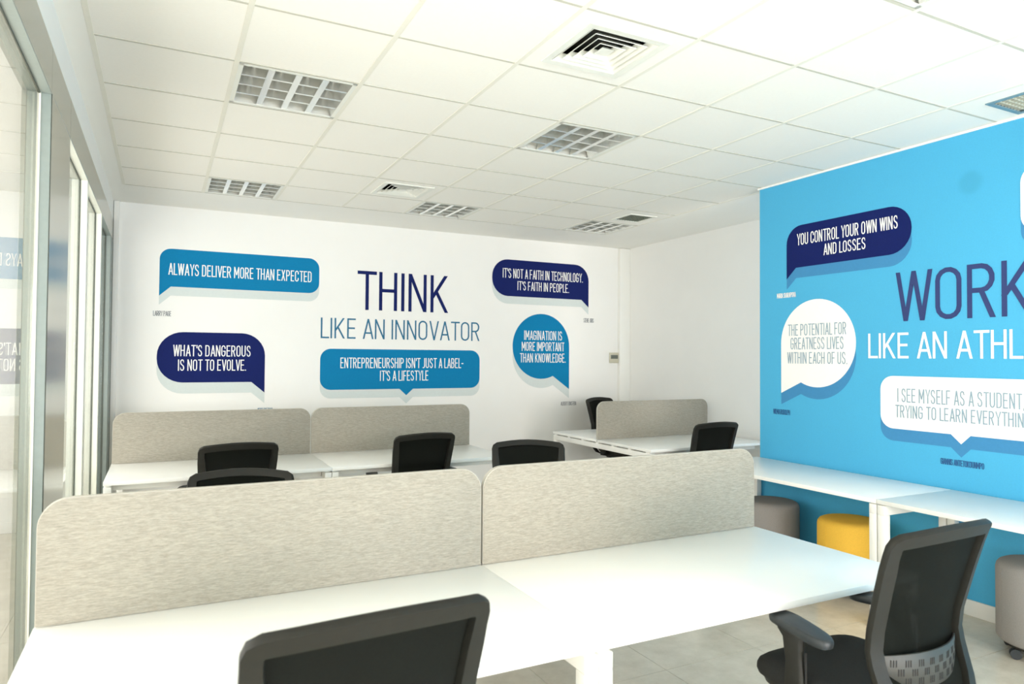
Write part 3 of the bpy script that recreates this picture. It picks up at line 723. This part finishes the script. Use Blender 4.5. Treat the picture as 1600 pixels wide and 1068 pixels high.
def chair_meshes():
    m = {}
    # seat cushion: stacked superellipse outlines, waterfall front
    rs = []
    def ring(sc, z, n=44):
        out = []
        for k in range(n):
            a = 2 * PI * k / n; c, s_ = math.cos(a), math.sin(a); e = 2 / 3.6
            x = .247 * sc * abs(c) ** e * (1 if c > 0 else -1); y = .238 * sc * abs(s_) ** e * (1 if s_ > 0 else -1)
            x *= 1 - .10 * max(0, -y / .238)
            zz = z - .028 * max(0, (y - .12) / .118) ** 2 + .012 * max(0, -(y + .1) / .138) - (.008 * (1 - min(1, (x / .24) ** 2)) if z > .51 else 0)
            out.append((x, y + .005, zz))
        return out
    for sc, z in ((.90, .470), (.975, .480), (1.0, .498), (.995, .517), (.965, .531), (.90, .539), (.7, .543), (.4, .543), (.15, .542)): rs.append(ring(sc, z))
    m['seat'] = MB().rings(rs).mesh('seat', M['seat'], smooth=60)
    m['seat_pan'] = MB().rings([ring(.80, .442), ring(.90, .452), ring(.93, .474)]).box(-.09, .09, -.12, .12, .375, .452).mesh('seat_pan', M['black'], smooth=40)
    m['back_frame'] = sweep_frame(bezier_pts(), .044, .026).mesh('back_frame', M['black'], smooth=50)
    # spine joining the back to the mechanism
    sp = MB()
    for s in (-1, 1):
        sp.rings([[(s * .145 + dx, back_y(.145, .51) + dy, .515 + dz) for dx, dy, dz in ((-.02, -.012, 0), (.02, -.012, 0), (.02, .012, 0), (-.02, .012, 0))],
                  [(s * .12 + dx, -.235 + dy, .43 + dz) for dx, dy, dz in ((-.022, -.015, 0), (.022, -.015, 0), (.022, .015, 0), (-.022, .015, 0))],
                  [(s * .07 + dx, -.10 + dy, .395 + dz) for dx, dy, dz in ((-.02, 0, -.015), (.02, 0, -.015), (.02, 0, .015), (-.02, 0, .015))]])
    sp.box(-.15, .15, -.300, -.280, .500, .535)
    m['back_bracket'] = sp.mesh('back_bracket', M['black'], .003, 2, smooth=40)
    # mesh panel
    nx, nz = 12, 22; vs = []
    for j in range(nz + 1):
        z = .535 + (1.022 - .535) * j / nz
        hwid = .203 if z > .62 else .203 - (.62 - z) * .7
        for i in range(nx + 1):
            x = -hwid + 2 * hwid * i / nx
            zz = z + (.013 * (1 - (x / .2) ** 2) if j == nz else 0)
            vs.append((x, back_y(x, zz) + .006, zz))
    fs = [(j * (nx + 1) + i, j * (nx + 1) + i + 1, (j + 1) * (nx + 1) + i + 1, (j + 1) * (nx + 1) + i) for j in range(nz) for i in range(nx)]
    m['back_mesh'] = MB().add(vs, fs).mesh('back_mesh', M['mesh'], smooth=60)
    # lumbar support: curved band bulging behind the mesh
    def ly(x): return -.232 - .055 * (1 - (x / .19) ** 2)
    nx = 20; rings = []
    for i in range(nx + 1):
        x = -.185 + .37 * i / nx; t = 1 - (x / .185) ** 2
        zb, zt = .618 - .036 * t ** .6, .682 + .004 * t
        y = ly(x)
        rings.append([(x, y - .004, zb), (x, y + .004, zb), (x, y + .004, zt), (x, y - .004, zt)])
    m['lumbar_support'] = MB().rings(rings).mesh('lumbar_support', M['lumbar'], .0015, 1, smooth=50)
    sl_ = MB()
    for row in range(3):
        for g in range(8):
            for s_ in range(3):
                x = -.160 + g * .0435 + (.0215 if row == 1 else 0) + s_ * .0075
                if x > .165 or x < -.168: continue
                t = 1 - (x / .185) ** 2; z0 = .6 + .0 + row * .026 - .006 * t
                if z0 < .622 - .036 * t ** .6: continue
                y = ly(x) - .0042
                sl_.box(x - .0018, x + .0018, y - .0006, y + .001, z0, z0 + .020, Matrix.Rotation(math.atan(.11 * x / .19 ** 2), 3, 'Z'), (x, y, z0))
    m['slots'] = sl_.mesh('lumbar_slots', M['slot'], smooth=0)
    # arms
    for s in (-1, 1):
        a = MB()
        def sec(cx, cy, cz, wx, wy): return [(cx + p * wx, cy + q_ * wy, cz) for p, q_ in ((-.5, -.4), (-.5, .4), (-.2, .5), (.2, .5), (.5, .4), (.5, -.4), (.2, -.5), (-.2, -.5))]
        a.rings([sec(s * .275, -.02, .455, .030, .075), sec(s * .280, -.02, .50, .030, .070), sec(s * .276, -.015, .60, .028, .062), sec(s * .262, .0, .66, .030, .072), sec(s * .250, .012, .682, .046, .11)])
        a.box(min(s * .14, s * .29), max(s * .14, s * .29), -.05, .01, .425, .455)
        m['arm%d' % s] = a.mesh('armrest', M['black'], .003, 2, smooth=45)
        sv = MB().box(s * .2755 - .004, s * .2755 + .004, -.0555, -.0545 + .0, .47, .64)
        m['armslot%d' % s] = sv.mesh('arm_slot', M['slot'], smooth=0)
        p = MB(); n = 28; rr = []
        for sc, z in ((.86, .680), (.97, .684), (1.0, .692), (.99, .701), (.94, .707), (.8, .709), (.3, .7095)):
            out = []
            for k in range(n):
                an = 2 * PI * k / n; c, d = math.cos(an), math.sin(an); e = 2 / 3.2
                x = .044 * sc * abs(c) ** e * (1 if c > 0 else -1); y = .138 * sc ** .5 * abs(d) ** e * (1 if d > 0 else -1)
                x *= 1 - .12 * (-y / .138)
                x += -s * (.35 * y) * .8
                out.append((s * .242 + x, -.008 + y, z + .006 * max(0, y / .138) ** 2 * -1))
            rr.append(out)
        m['pad%d' % s] = p.rings(rr).mesh('arm_pad', M['blackpad'], smooth=60)
    m['gas_cylinder'] = MB().cyl((0, 0, 0), (0, 0, .16), .025, n=20).cyl((0, 0, .16), (0, 0, .30), .014, n=16).mesh('gas_cylinder', M['black'])
    b = MB().cyl((0, 0, .065), (0, 0, .12), .042, .034, n=24)
    for k in range(5):
        a = 2 * PI * k / 5 + PI / 10; R3 = Matrix.Rotation(a, 3, 'Z')
        r0 = [R3 @ Vector(p) for p in ((.03, -.024, .068), (.03, .024, .068), (.03, .018, .112), (.03, -.018, .112))]
        r1 = [R3 @ Vector(p) for p in ((.18, -.020, .064), (.18, .020, .064), (.18, .014, .094), (.18, -.014, .094))]
        r2 = [R3 @ Vector(p) for p in ((.325, -.015, .058), (.325, .015, .058), (.325, .010, .076), (.325, -.010, .076))]
        b.rings([r0, r1, r2])
    m['base'] = b.mesh('star_base', M['black'], .003, 2, smooth=40)
    return m
CH = chair_meshes()
def make_chair():
    o = thing('office_chair', '', 'chair', group='black mesh-back office chairs')
    for n in ('seat', 'seat_pan', 'back_frame', 'back_bracket', 'back_mesh'): put(n, CH[n], o)
    lb = put('lumbar_support', CH['lumbar_support'], o); lb['label'] = 'grey slotted plastic lumbar band'
    put('slots', CH['slots'], lb)
    for s in (-1, 1):
        a = put('armrest', CH['arm%d' % s], o); put('arm_pad', CH['pad%d' % s], a); put('arm_slot', CH['armslot%d' % s], a)
    put('gas_cylinder', CH['gas_cylinder'], o, (0, 0, .10))
    put('star_base', CH['base'], o)
    for k in range(5):
        a = 2 * PI * k / 5 + PI / 10
        put('castor', castor_me, o, (.310 * math.cos(a), .310 * math.sin(a), .0), (0, 0, a + .8 + k))
    return o
proto = make_chair(); used = []
RAISED = ('seat', 'seat_pan', 'back_frame', 'back_bracket', 'back_mesh', 'lumbar_support', 'armrest')
def place_chair(x, y, deg, drop, label, arms=(0, 0)):
    o = proto if not used else copy_tree(proto)
    used.append(o)
    o.location = (x, y, 0); o.rotation_euler = (0, 0, math.radians(deg)); o['label'] = label
    side = -1
    for c in sorted((c_ for c_ in bpy.data.objects if c_.parent == o), key=lambda q_: q_.name):
        nm = c.name.split('.')[0]
        if nm in RAISED: c.location.z = -drop
        if nm == 'armrest':          # arms adjust outwards and upwards
            side = -1 if c.data.name == CH['arm-1'].name else 1
            c.location.x = side * arms[0]; c.location.z += arms[1]
        if nm == 'gas_cylinder': c.scale = (1, 1, (.30 - drop) / .30)
place_chair(2.345, -4.975, 1.5, 0.0, 'black mesh-back office chair at lower right, its slotted lumbar band showing')
place_chair(.655, -4.925, 3.3, 0.0, 'black mesh-back office chair cut off by the bottom edge at lower left')
place_chair(.745, -1.43, 2.7, .085, 'black office chair at the far left desk, seen from behind, seat tucked under', (.055, .04))
place_chair(2.03, -1.35, 4.7, .085, 'black office chair at the far middle desk, seen from behind, under the headline', (.055, .04))
place_chair(.585, -3.215, 166, .085, 'black office chair behind the near left screen, only its curved top showing')
place_chair(2.39, -2.70, 156.5, .085, 'black office chair behind the near right screen, facing the camera')
place_chair(4.57, -1.70, 0, .065, 'black office chair in front of the far right corner desk, beside the blue wall')
place_chair(5.12, .17, -164, .0, 'black office chair behind the far right corner desk, against the back wall')
